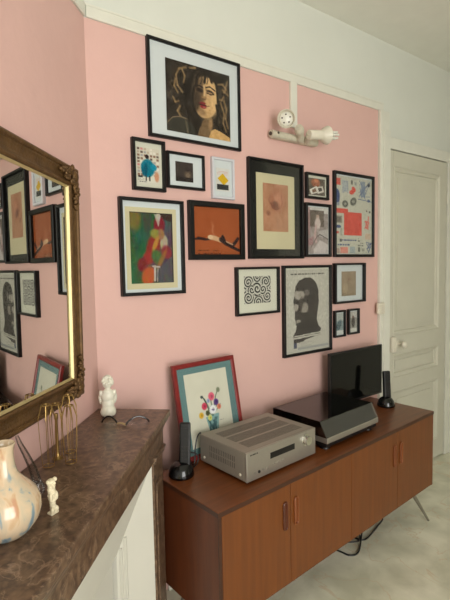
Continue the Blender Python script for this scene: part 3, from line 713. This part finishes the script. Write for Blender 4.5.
for y, z in ((.035,.035), (.27,.035)):
    bm = NB(); cyl(bm, (-.003, y, z), (.001, y, z), .006, seg=14); obj('side_screw', bm, PLASW, rc)
bm = NB(); box(bm, .136, .290, -.0052, -.003, .073, .099, bev=.0008); obj('display', bm, BLACK, fpn)
kb = NB(); cyl(kb, (.365,-.004,.094), (.365,-.026,.094), .021, .0195, seg=36); cyl(kb, (.365,-.003,.094), (.365,-.006,.094), .026, seg=36); obj('volume_knob', kb, CHROME, fpn, smooth=True)
for i in range(4):
    kb = NB(); x = .044+i*.024; cyl(kb, (x,-.003,.040), (x,-.008,.040), .005 if i != 1 else .006, seg=14); obj('button', kb, GRAPH if i == 1 else SILVERT, fpn)
for i in range(3):
    kb = NB(); x = .16+i*.022; box(kb, x, x+.012, -.006, -.003, .043, .050, bev=.001); obj('button', kb, SILVERT, fpn)
kb = NB()
for i, wd in enumerate((.005,.004,.006,.005,.004,.005)): box(kb, .020+i*.0075, .020+i*.0075+wd, -.0046, -.0035, .117, .122)
obj('maker_mark', kb, GRAPH, fpn)
for x in (.04, RW-.04):
    for y in (.04, RD-.04):
        kb = NB(); cyl(kb, (x,y,0), (x,y,RH0+.001), .02, seg=20); obj('foot', kb, BLACK, rc)

# ---------------------------------------------------------------- turntable
tt = sbthing('turntable', 'silver record player with smoked dust cover, on the sideboard right of the amplifier', 'record player', .722, .062)
TW, TD = .445, .345
bm = NB(); box(bm, .004, TW-.004, .010, TD-.006, .014, .042, bev=.004); obj('lower_plinth', bm, BLACK, tt)
bm = NB(); box(bm, 0, TW, 0, TD, .036, .064, bev=.004); pl = obj('plinth', bm, SILVER, tt)
bm = NB(); box(bm, .006, TW-.006, .012, TD-.006, .0642, .068, bev=.001); obj('deck_plate', bm, SILVERT, tt)
bm = NB(); cyl(bm, (.180,.160,.068), (.180,.160,.080), .14, seg=56); pt = obj('platter', bm, STEEL, tt, smooth=True)
bm = NB(); cyl(bm, (.180,.160,.0802), (.180,.160,.083), .135, seg=56); obj('rubber_mat', bm, BLACK, pt)
bm = NB(); cyl(bm, (.180,.160,.083), (.180,.160,.094), .003, seg=12); obj('spindle', bm, CHROME, pt)
bm = NB(); cyl(bm, (.385,.245,.068), (.385,.245,.098), .018, seg=24); tube(bm, spline([(.385,.285,.098),(.385,.25,.100),(.383,.15,.098),(.355,.075,.090)], 6), .0045, 8); box(bm, .345,.363,.055,.085,.078,.094, bev=.002); cyl(bm, (.385,.275,.098),(.385,.298,.098), .014, seg=20); obj('tonearm', bm, CHROME, tt, smooth=True)
for x in (.04, TW-.04):
    for y in (.045, TD-.045):
        kb = NB(); cyl(kb, (x,y,0), (x,y,.016), .026, .022, seg=24); obj('foot', kb, BLACK, tt, smooth=True)
# dust cover : shell with sloped front
z0, z1 = .0645, .136
def shell(bm, y_f0, y_f1, t=.003):
    o = [(-.002, y_f0, z0), (TW+.002, y_f0, z0), (TW+.002, TD, z0), (-.002, TD, z0)]
    p = [(-.002, y_f1, z1), (TW+.002, y_f1, z1), (TW+.002, TD, z1), (-.002, TD, z1)]
    return o, p
o_, p_ = shell(None, .004, .042)
bm = NB(); thick(bm, [p_[0], p_[1], p_[2], p_[3]], (0,0,-.003)); lid = obj('dust_cover', bm, SMOKE, tt)
bm = NB(); thick(bm, [o_[0], o_[1], p_[1], p_[0]], (0,.003,0)); obj('cover_front', bm, SMOKE2, lid)
bm = NB(); thick(bm, [o_[0], p_[0], p_[3], o_[3]], (.003,0,0)); obj('cover_side', bm, SMOKE, lid)
bm = NB(); thick(bm, [o_[1], o_[2], p_[2], p_[1]], (-.003,0,0)); obj('cover_side', bm, SMOKE2, lid)
bm = NB(); thick(bm, [o_[3], p_[3], p_[2], o_[2]], (0,-.003,0)); obj('cover_back', bm, SMOKE, lid)
for x in (.09, TW-.09):
    kb = NB(); box(kb, x-.018, x+.018, TD, TD+.014, .045, .085, bev=.003); obj('hinge', kb, BLACK, tt)

# ---------------------------------------------------------------- television
tv = thing('television', 'small black flat screen television standing behind the turntable', 'television', (2.29, 1.762, T), (0,0,0))
vx0, vx1, vz0, vz1 = -.228, .284, .036, .358
bm = NB(); box(bm, vx0, vx1, -.012, .008, vz0, vz1, bev=.003); box(bm, vx0+.06, vx1-.06, .006, .045, vz0+.03, vz1-.08, bev=.01); obj('cabinet', bm, BLACK, tv)
bm = NB(); box(bm, vx0+.010, vx1-.010, -.0135, -.0115, vz0+.016, vz1-.010); obj('screen', bm, SCREEN, tv)
bm = NB(); box(bm, -.04, .04, -.004, .02, .008, vz0+.02, bev=.003); box(bm, -.13, .13, -.055, .055, .0, .011, bev=.004, seg=3); obj('stand', bm, BLACKG, tv)

# ---------------------------------------------------------------- cordless phones
def phone(x, y, rz, label, lean, s=1.0):
    t = sbthing('cordless_phone', label, 'telephone', x, y, T, rz, group='cordless phones on the sideboard')
    bm = NB()
    prof = [(.0,.0),(.047,.0),(.050,.004),(.050,.010),(.048,.022),(.043,.036),(.035,.046),(.024,.053),(.010,.056),(0,.0565)]
    lathe(bm, [(r_*s, z_*s) for r_, z_ in prof], 36)
    obj('charging_base', bm, BLACKG, t, smooth=True)
    bm = NB(); blob(bm, (0,-.046*s,.012*s), (.012*s,.006*s,.005*s), sub=2); obj('base_badge', bm, BLACK, t, smooth=True)
    bm = NB(); box(bm, -.022*s, .022*s, -.012*s, .012*s, .0, .170*s, bev=.007*s, seg=3); box(bm, -.017*s, .017*s, -.0135*s, -.011*s, 0.108*s, .150*s, bev=.001)
    h = obj('handset', bm, BLACK, t); h.location = (0.012*s,.008*s,.036*s); h.rotation_euler = lean
    kb = NB()
    for i in range(3):
        for j in range(4): box(kb, (-.015+i*.011)*s, (-.007+i*.011)*s, -.0142*s, -.0115*s, (.03+j*.014)*s, (.038+j*.014)*s, bev=.0008)
    obj('keypad', kb, GRAPH, h)
    return t
phone(1.562, .245, -.5, 'black cordless phone on round base at right end of the sideboard', (-.05, -.02, 0), 1.05)
phone(.078, .335, -1.15, 'black cordless phone on round base at left end of the sideboard, beside the mantel', (-.13, .02, .45), 1.08)

# ---------------------------------------------------------------- leaning botanical picture
rw, rh = .372, .440
lean = math.atan2(.085, .44)
rf = sbthing('leaning_picture', 'red framed flower vase picture with teal mat leaning on the pink wall behind the amplifier', 'picture', .15+rw/2, .418, T+.0005)
rf.rotation_euler = (-lean, 0, TH)
bm = NB(); ringframe(bm, rw, rh, [(0,-.004),(0,.010),(.004,.014),(.016,.013),(.022,.008),(.022,-.004)]); obj('frame', bm, REDF, rf)
bm = NB(); box(bm, -rw/2+.02, rw/2-.02, -.006, .003, .02, rh-.02); obj('mat_board', bm, MATT, rf)
aw, ah = .256, .338
a = Art(aw, ah, (206,204,186), 140, 21)
a.noise(2, 8)
tc_ = (84,128,128)
SH = a.U.copy(); a.U = (SH+.06)*1.06
V0 = a.V.copy(); a.V = (V0-.02)*.98
a.poly([(.46,.60),(.80,.58),(.74,.80),(.70,.97),(.56,.97),(.52,.80)], (128,164,162)); 
for k in range(16): a.line([(.5+.24*a.rng.rand(), .62+.32*a.rng.rand()) for _ in range(3)], .008, (64,96,100), .7)
a.line([(.44,.31),(.50,.40),(.56,.52)], .008, (52,70,62)); a.ell(.42,.32,.03,.02,(60,70,70),.6,soft=.3); a.line([(.84,.26),(.76,.36),(.70,.5)], .008, (90,104,84)); a.ell(.85,.27,.045,.035,(120,128,104),soft=.5)
for k in range(10): a.line([(.64,.60),(.44+.44*a.rng.rand(), .34+.22*a.rng.rand())], .006, (54,88,66), .8)
for cx,cy,rr,cc in ((.46,.45,.065,(200,66,92)),(.66,.34,.075,(214,96,120)),(.36,.56,.055,(212,168,52)),(.52,.55,.05,(84,88,56)),(.76,.43,.06,(86,60,120)),(.82,.50,.05,(206,120,96)),(.66,.52,.085,(226,226,226)),(.56,.62,.05,(206,206,110)),(.57,.39,.04,(150,160,190))):
    a.ell(cx,cy,rr,rr*.75,cc,soft=.35); a.ell(cx+.01,cy,rr*.35,rr*.28,tuple(int(v*.72) for v in cc),soft=.5,a=.8)
a.line([(.63,.52),(.69,.53)], .006, (90,60,130)); a.textrows(.80,.68,.90,.69,1,(90,90,84),.6); a.textrows(.86,.80,.94,.92,3,(150,150,140),.5)
a.U = SH; a.V = V0
a.build('print', rf, -aw/2-.002, .050, .0065)
bm = NB(); box(bm, -rw/2+.021, rw/2-.021, -.0085, -.0078, .021, rh-.021); obj('picture_glass', bm, PGLASS, rf)

# ---------------------------------------------------------------- cords
def wpx(x, y, z): return sbp(x, y, z)
bm = NB(); tube(bm, spline([sbp(.245,.405,T+.09), sbp(.222,.385,T+.135), sbp(.208,.392,T+.115), sbp(.190,.385,T+.07), sbp(.186,.382,T+.03), sbp(.172,.375,T+.005), sbp(.15,.372,T+.035), sbp(.165,.385,T+.06), sbp(.192,.37,T+.045), sbp(.185,.365,T+.012), sbp(.15,.355,T+.005)], 8), .0032, 8)
pc = obj('power_cord', bm, BLACK, rc, smooth=True); pc.matrix_parent_inverse = (Matrix.Translation(rc.location) @ Matrix.Rotation(TH, 4, 'Z')).inverted()
bm = NB(); tube(bm, spline([(2.30,1.60,.06),(2.321,1.571,.006),(2.24,1.545,.005),(2.167,1.525,.005),(2.061,1.506,.006),(2.034,1.56,.005),(2.10,1.66,.005),(2.16,1.74,.02),(2.17,1.80,.04)], 8), .0045, 8)
tag(obj('floor_cord', bm, BLACK, smooth=True), 'black cord reaching right from the tangle on the floor below the sideboard', 'cord', 'black cords on the floor under the sideboard')
bm = NB(); tube(bm, spline([(1.80,1.66,.005),(1.85,1.58,.005),(1.87,1.52,.005),(1.88,1.475,.005),(1.915,1.455,.005),(1.965,1.470,.006),(2.043,1.518,.012),(2.105,1.56,.03),(2.12,1.60,.08),(2.12,1.64,.15),(2.12,1.66,.204)], 8), .0045, 8)
tag(obj('floor_cord', bm, BLACK, smooth=True), 'black cord drooping in a loop on the floor below the sideboard', 'cord', 'black cords on the floor under the sideboard')
bm = NB(); tube(bm, spline([(1.86,1.62,.005),(1.934,1.557,.014),(1.98,1.525,.014),(2.02,1.512,.014),(2.06,1.54,.013),(2.12,1.60,.006),(2.2,1.66,.01)], 8), .004, 8)
tag(obj('floor_cord', bm, BLACK, smooth=True), 'thin black cord crossing straight over the loop on the floor', 'cord', 'black cords on the floor under the sideboard')
ps = thing('power_strip', 'white power strip on the floor under the sideboard', 'power strip', (2.27, 1.655, 0), (0,0,.15))
bm = NB(); box(bm, -.13, .13, -.025, .025, 0, .035, bev=.006, seg=3); obj('strip_body', bm, mat('grey_white_plastic', (196,178,168), .4), ps)
for i in range(3):
    bm = NB(); cyl(bm, (-.08+i*.08, 0, .035), (-.08+i*.08, 0, .0365), .018, seg=20); obj('socket', bm, GRAPH, ps)

# ---------------------------------------------------------------- on the mantel
MT = .9505
# ceramic vase
vm = bpy.data.materials.new('drip_glaze'); vm.use_nodes = True
nt = vm.node_tree; b = nt.nodes['Principled BSDF']; b.inputs['Roughness'].default_value = .16; b.inputs['Coat Weight'].default_value = .5; b.inputs['Coat Roughness'].default_value = .06
tc = nt.nodes.new('ShaderNodeTexCoord'); mp = nt.nodes.new('ShaderNodeMapping'); mp.inputs['Scale'].default_value = (26,26,8)
nz = nt.nodes.new('ShaderNodeTexNoise'); nz.inputs['Scale'].default_value = 1.3; nz.inputs['Detail'].default_value = 3; nz.inputs['Distortion'].default_value = .5
rp = nt.nodes.new('ShaderNodeValToRGB'); E = rp.color_ramp.elements
E[0].position = .28; E[0].color = (*lin((104,130,146)), 1); E[1].position = .70; E[1].color = (*lin((196,150,116)), 1)
for p_e, c_e in ((.38,(146,160,162)), (.43,(200,184,158)), (.56,(214,190,158)), (.62,(206,176,140))):
    e_ = E.new(p_e); e_.color = (*lin(c_e), 1)
nt.links.new(tc.outputs['Object'], mp.inputs['Vector']); nt.links.new(mp.outputs['Vector'], nz.inputs['Vector']); nt.links.new(nz.outputs['Fac'], rp.inputs['Fac']); nt.links.new(rp.outputs['Color'], b.inputs['Base Color'])
vs = chim_thing('ceramic_vase', 'long necked round ceramic vase with blue drip glaze, front left on the mantel', 'vase', -.916, .145, MT)
bm = NB(); lathe(bm, [(0,0),(.040,0),(.046,.004),(.056,.014),(.069,.034),(.074,.056),(.073,.074),(.065,.094),(.050,.112),(.035,.127),(.027,.140),(.0235,.156),(.0215,.172),(.0215,.184),(.0235,.196),(.026,.203),(.0245,.205),(.021,.200),(.018,.188),(.017,.16),(.03,.12),(0,.10)], 56)
obj('vase_body', bm, vm, vs, smooth=True)
# grey glass vessel behind it, leaning neck
gv = chim_thing('glass_decanter', 'grey glass vessel with a long leaning neck behind the ceramic vase', 'glass vessel', -.735, .12, MT)
bm = NB(); lathe(bm, [(0,0),(.014,0),(.017,.004),(.018,.014),(.015,.024),(.012,.030)], 28)
obj('glass_foot', bm, GREYGL, gv, smooth=True)
bm = NB(); tube(bm, spline([(0,.0,.028),(-.012,.004,.07),(-.030,.010,.115),(-.045,.016,.150),(-.052,.019,.172)], 6), [.012-.0080*(i/24) for i in range(25)], 16); obj('glass_neck', bm, GREYGL, gv, smooth=True)
# carved totem
def remesh(o, vox, sub=0):
    m = o.modifiers.new('fuse', 'REMESH'); m.mode = 'VOXEL'; m.voxel_size = vox; m.use_smooth_shade = True
    s_ = o.modifiers.new('soften', 'SMOOTH'); s_.factor = .5; s_.iterations = 2
bm = NB(); rnd = random.Random(9)
box(bm, -.011, .011, -.009, .009, 0, .006, bev=.002)
for i in range(12):
    z = .006+i*.007; s_ = .0085 if i < 5 else .0112
    blob(bm, (rnd.uniform(-.001,.001), 0, z), (s_*rnd.uniform(.85,1.1), .0095*rnd.uniform(.85,1.1), .0052), sub=2)
for x in (-1, 1):
    blob(bm, (x*.008,-.006,.045), (.004,.005,.012), sub=2); blob(bm, (x*.006,-.007,.012), (.005,.005,.008), sub=2); blob(bm, (x*.0095,-.002,.084), (.005,.006,.006), sub=2); blob(bm, (x*.004,-.009,.078), (.0028,.003,.0028), sub=2)
blob(bm, (0,-.009,.070), (.003,.004,.006), sub=2); blob(bm, (0,-.009,.055), (.006,.003,.004), sub=2)
to = obj('carved_figurine', bm, BONE, loc=chim(-.828,.208,MT), rot=(math.radians(2),math.radians(-3),RZ-.45), smooth=True); remesh(to, .0013)
tag(to, 'small ivory coloured carved totem figurine standing in the middle of the mantel', 'figurine')
# cherub, seen from behind
bm = NB(); rnd = random.Random(5)
blob(bm, (0,0,.024), (.034,.030,.026)); blob(bm, (-.016,.002,.020), (.020,.026,.020)); blob(bm, (.016,.002,.020), (.020,.026,.020))
blob(bm, (0,.002,.050), (.029,.024,.030)); blob(bm, (0,.000,.080), (.030,.022,.026)); blob(bm, (0,0,.098), (.024,.017,.012)); blob(bm, (0,0,.108), (.012,.012,.014))
for x in (-1, 1):
    blob(bm, (x*.028,.006,.090), (.011,.011,.015), (0,x*.3,0)); blob(bm, (x*.034,.014,.070), (.008,.010,.020), (.2,x*.1,0)); blob(bm, (x*.030,.026,.054), (.008,.016,.009)); blob(bm, (x*.018,.030,.014), (.013,.028,.013)); blob(bm, (x*.018,.05,.010), (.010,.016,.009))
blob(bm, (0,.004,.132), (.023,.022,.024)); blob(bm, (0,.022,.128), (.012,.008,.012)); blob(bm, (0,.029,.130), (.004,.004,.004), sub=2)
for k in range(46):
    t_ = rnd.uniform(0, 2*PI); p_h = rnd.uniform(-.3, 1.5)
    v = Vector((math.cos(t_)*math.cos(p_h), math.sin(t_)*math.cos(p_h), math.sin(p_h)))
    if v.y > .55 and v.z < .5: continue
    blob(bm, Vector((0,.002,.134))+v*.023, (.0065,.0065,.0065), sub=2)
ch = obj('cherub_statuette', bm, PORC, loc=chim(-.119,.085,MT), rot=(0,0,-.34), smooth=True); remesh(ch, .0017); ch.scale = (.86,.82,1.03)
tag(ch, 'white porcelain statuette of a seated curly haired child seen from behind, in the mantel corner', 'statuette')
# eyeglasses : two arched rims on the marble
eg = chim_thing('eyeglasses', 'black rimmed eyeglasses lying on the mantel in front of the white statuette', 'glasses', -.205, .17, MT)
def arch(p0, p1, hgt, n=14):
    p0 = Vector(p0); p1 = Vector(p1); return [p0.lerp(p1, t/n)+Vector((0,0,hgt*math.sin(PI*t/n)**.7+.0035)) for t in range(n+1)]
GA = [(-.196,.087), (-.209,.152), (-.222,.189), (-.178,.266)]
GA = [(a_+.205, -(b_-.17)) for a_, b_ in GA]
bm = NB(); tube(bm, arch((*GA[0],0), (*GA[1],0), .026), .0032, 8); obj('rim', bm, BLACKG, eg, smooth=True)
bm = NB(); tube(bm, arch((*GA[2],0), (*GA[3],0), .026), .0032, 8); obj('rim', bm, BLACKG, eg, smooth=True)
mb = ((GA[1][0]+GA[2][0])/2, (GA[1][1]+GA[2][1])/2)
bm = NB(); tube(bm, spline([(*GA[1],.004),(*mb,.008),(*GA[2],.004)], 5), .0042, 8); obj('bridge', bm, mat('buff_plastic', (176,150,110), .4), eg, smooth=True, label='buff coloured nose bridge')
for i, j in ((0,1),(2,3)):
    P0 = Vector((*GA[i],.0)); P1 = Vector((*GA[j],.0)); bm = NB()
    pts = arch(P0, P1, .025); thick(bm, [P0+Vector((0,0,.003))]+pts[1:-1]+[P1+Vector((0,0,.003))], ((P1-P0).cross(Vector((0,0,1))).normalized()*.0012)); obj('lens', bm, glass('lens_glass_%d' % i, (.93,.9,.88), .6), eg)
# brass wire holders
def wire_holder(s, n, h, rz, label, stem=False, r0=.0235, rt_=.0125):
    t = chim_thing('wire_candle_holder', label, 'candle holder', s, n, MT, rz, group='brass wire candle holders on the mantel')
    for k in range(4):
        a_ = k*PI/2+.3; c, q = math.cos(a_), math.sin(a_)
        bm = NB(); P = [(rt_*.55*c, rt_*.55*q, h), (rt_*c, rt_*q, h-.001), (r0*.98*c, r0*.98*q, h-.036), (r0*c, r0*q, h-.046), (r0*.92*c, r0*.92*q, h*.45), (r0*.70*c, r0*.70*q, .002)]
        tube(bm, P, [.0016,.0020,.0020,.0010,.0009,.0009], 8); obj('wire_leg', bm, BRASS, t, smooth=True)
    bm = NB(); tube(bm, [(rt_*math.cos(i*PI/12), rt_*math.sin(i*PI/12), h) for i in range(24)], .0016, 8, closed=True); obj('top_ring', bm, BRASS, t, smooth=True)
    bm = NB(); tube(bm, [(r0*.70*math.cos(i*PI/12), r0*.70*math.sin(i*PI/12), 0.002) for i in range(24)], .0013, 8, closed=True); obj('base_ring', bm, BRASS, t, smooth=True)
    if stem:
        bm = NB(); lathe(bm, [(0,0),(.010,0),(.011,.004),(.006,.009),(.0048,.02),(.0042,h-.05),(.006,h-.045),(.006,h-.03),(.004,h-.029),(0,h-.031)], 20); obj('stem', bm, BRASS, t, smooth=True)
    return t
wire_holder(-.575, .068, .186, .1, 'brass wire candle holder leftmost of the four on the mantel')
wire_holder(-.520, .070, .172, .8, 'brass wire candle holder with thick central stem, second of the four from the left', True)
wire_holder(-.545, .124, .176, .5, 'brass wire candle holder nearest the mantel front edge of the four')
wire_holder(-.470, .088, .186, .3, 'brass wire candle holder rightmost of the four on the mantel')

# ---------------------------------------------------------------- light: overcast daylight through the window
w_ = bpy.data.worlds.new('sky'); SC.world = w_; w_.use_nodes = True
bg = w_.node_tree.nodes['Background']
sky = w_.node_tree.nodes.new('ShaderNodeTexSky'); sky.sky_type = 'NISHITA'; sky.sun_disc = False; sky.sun_elevation = math.radians(40); sky.sun_rotation = math.radians(60); sky.air_density = 2; sky.dust_density = 5
w_.node_tree.links.new(sky.outputs['Color'], bg.inputs['Color']); bg.inputs['Strength'].default_value = .12
L = bpy.data.lights.new('window_daylight', 'AREA'); L.shape = 'RECTANGLE'; L.size = wx1-wx0; L.size_y = wz1-wz0; L.energy = 150; L.color = (1.0, .985, .95)
lo = bpy.data.objects.new('window_daylight', L); COL.objects.link(lo); lo.location = ((wx0+wx1)/2, YB-.2, (wz0+wz1)/2); lo.rotation_euler = (math.radians(90), 0, 0)

SC.view_settings.view_transform = 'Standard'; SC.view_settings.look = 'None'; SC.view_settings.gamma = 1
SC.view_settings.use_curve_mapping = False; SC.view_settings.exposure = 0.06
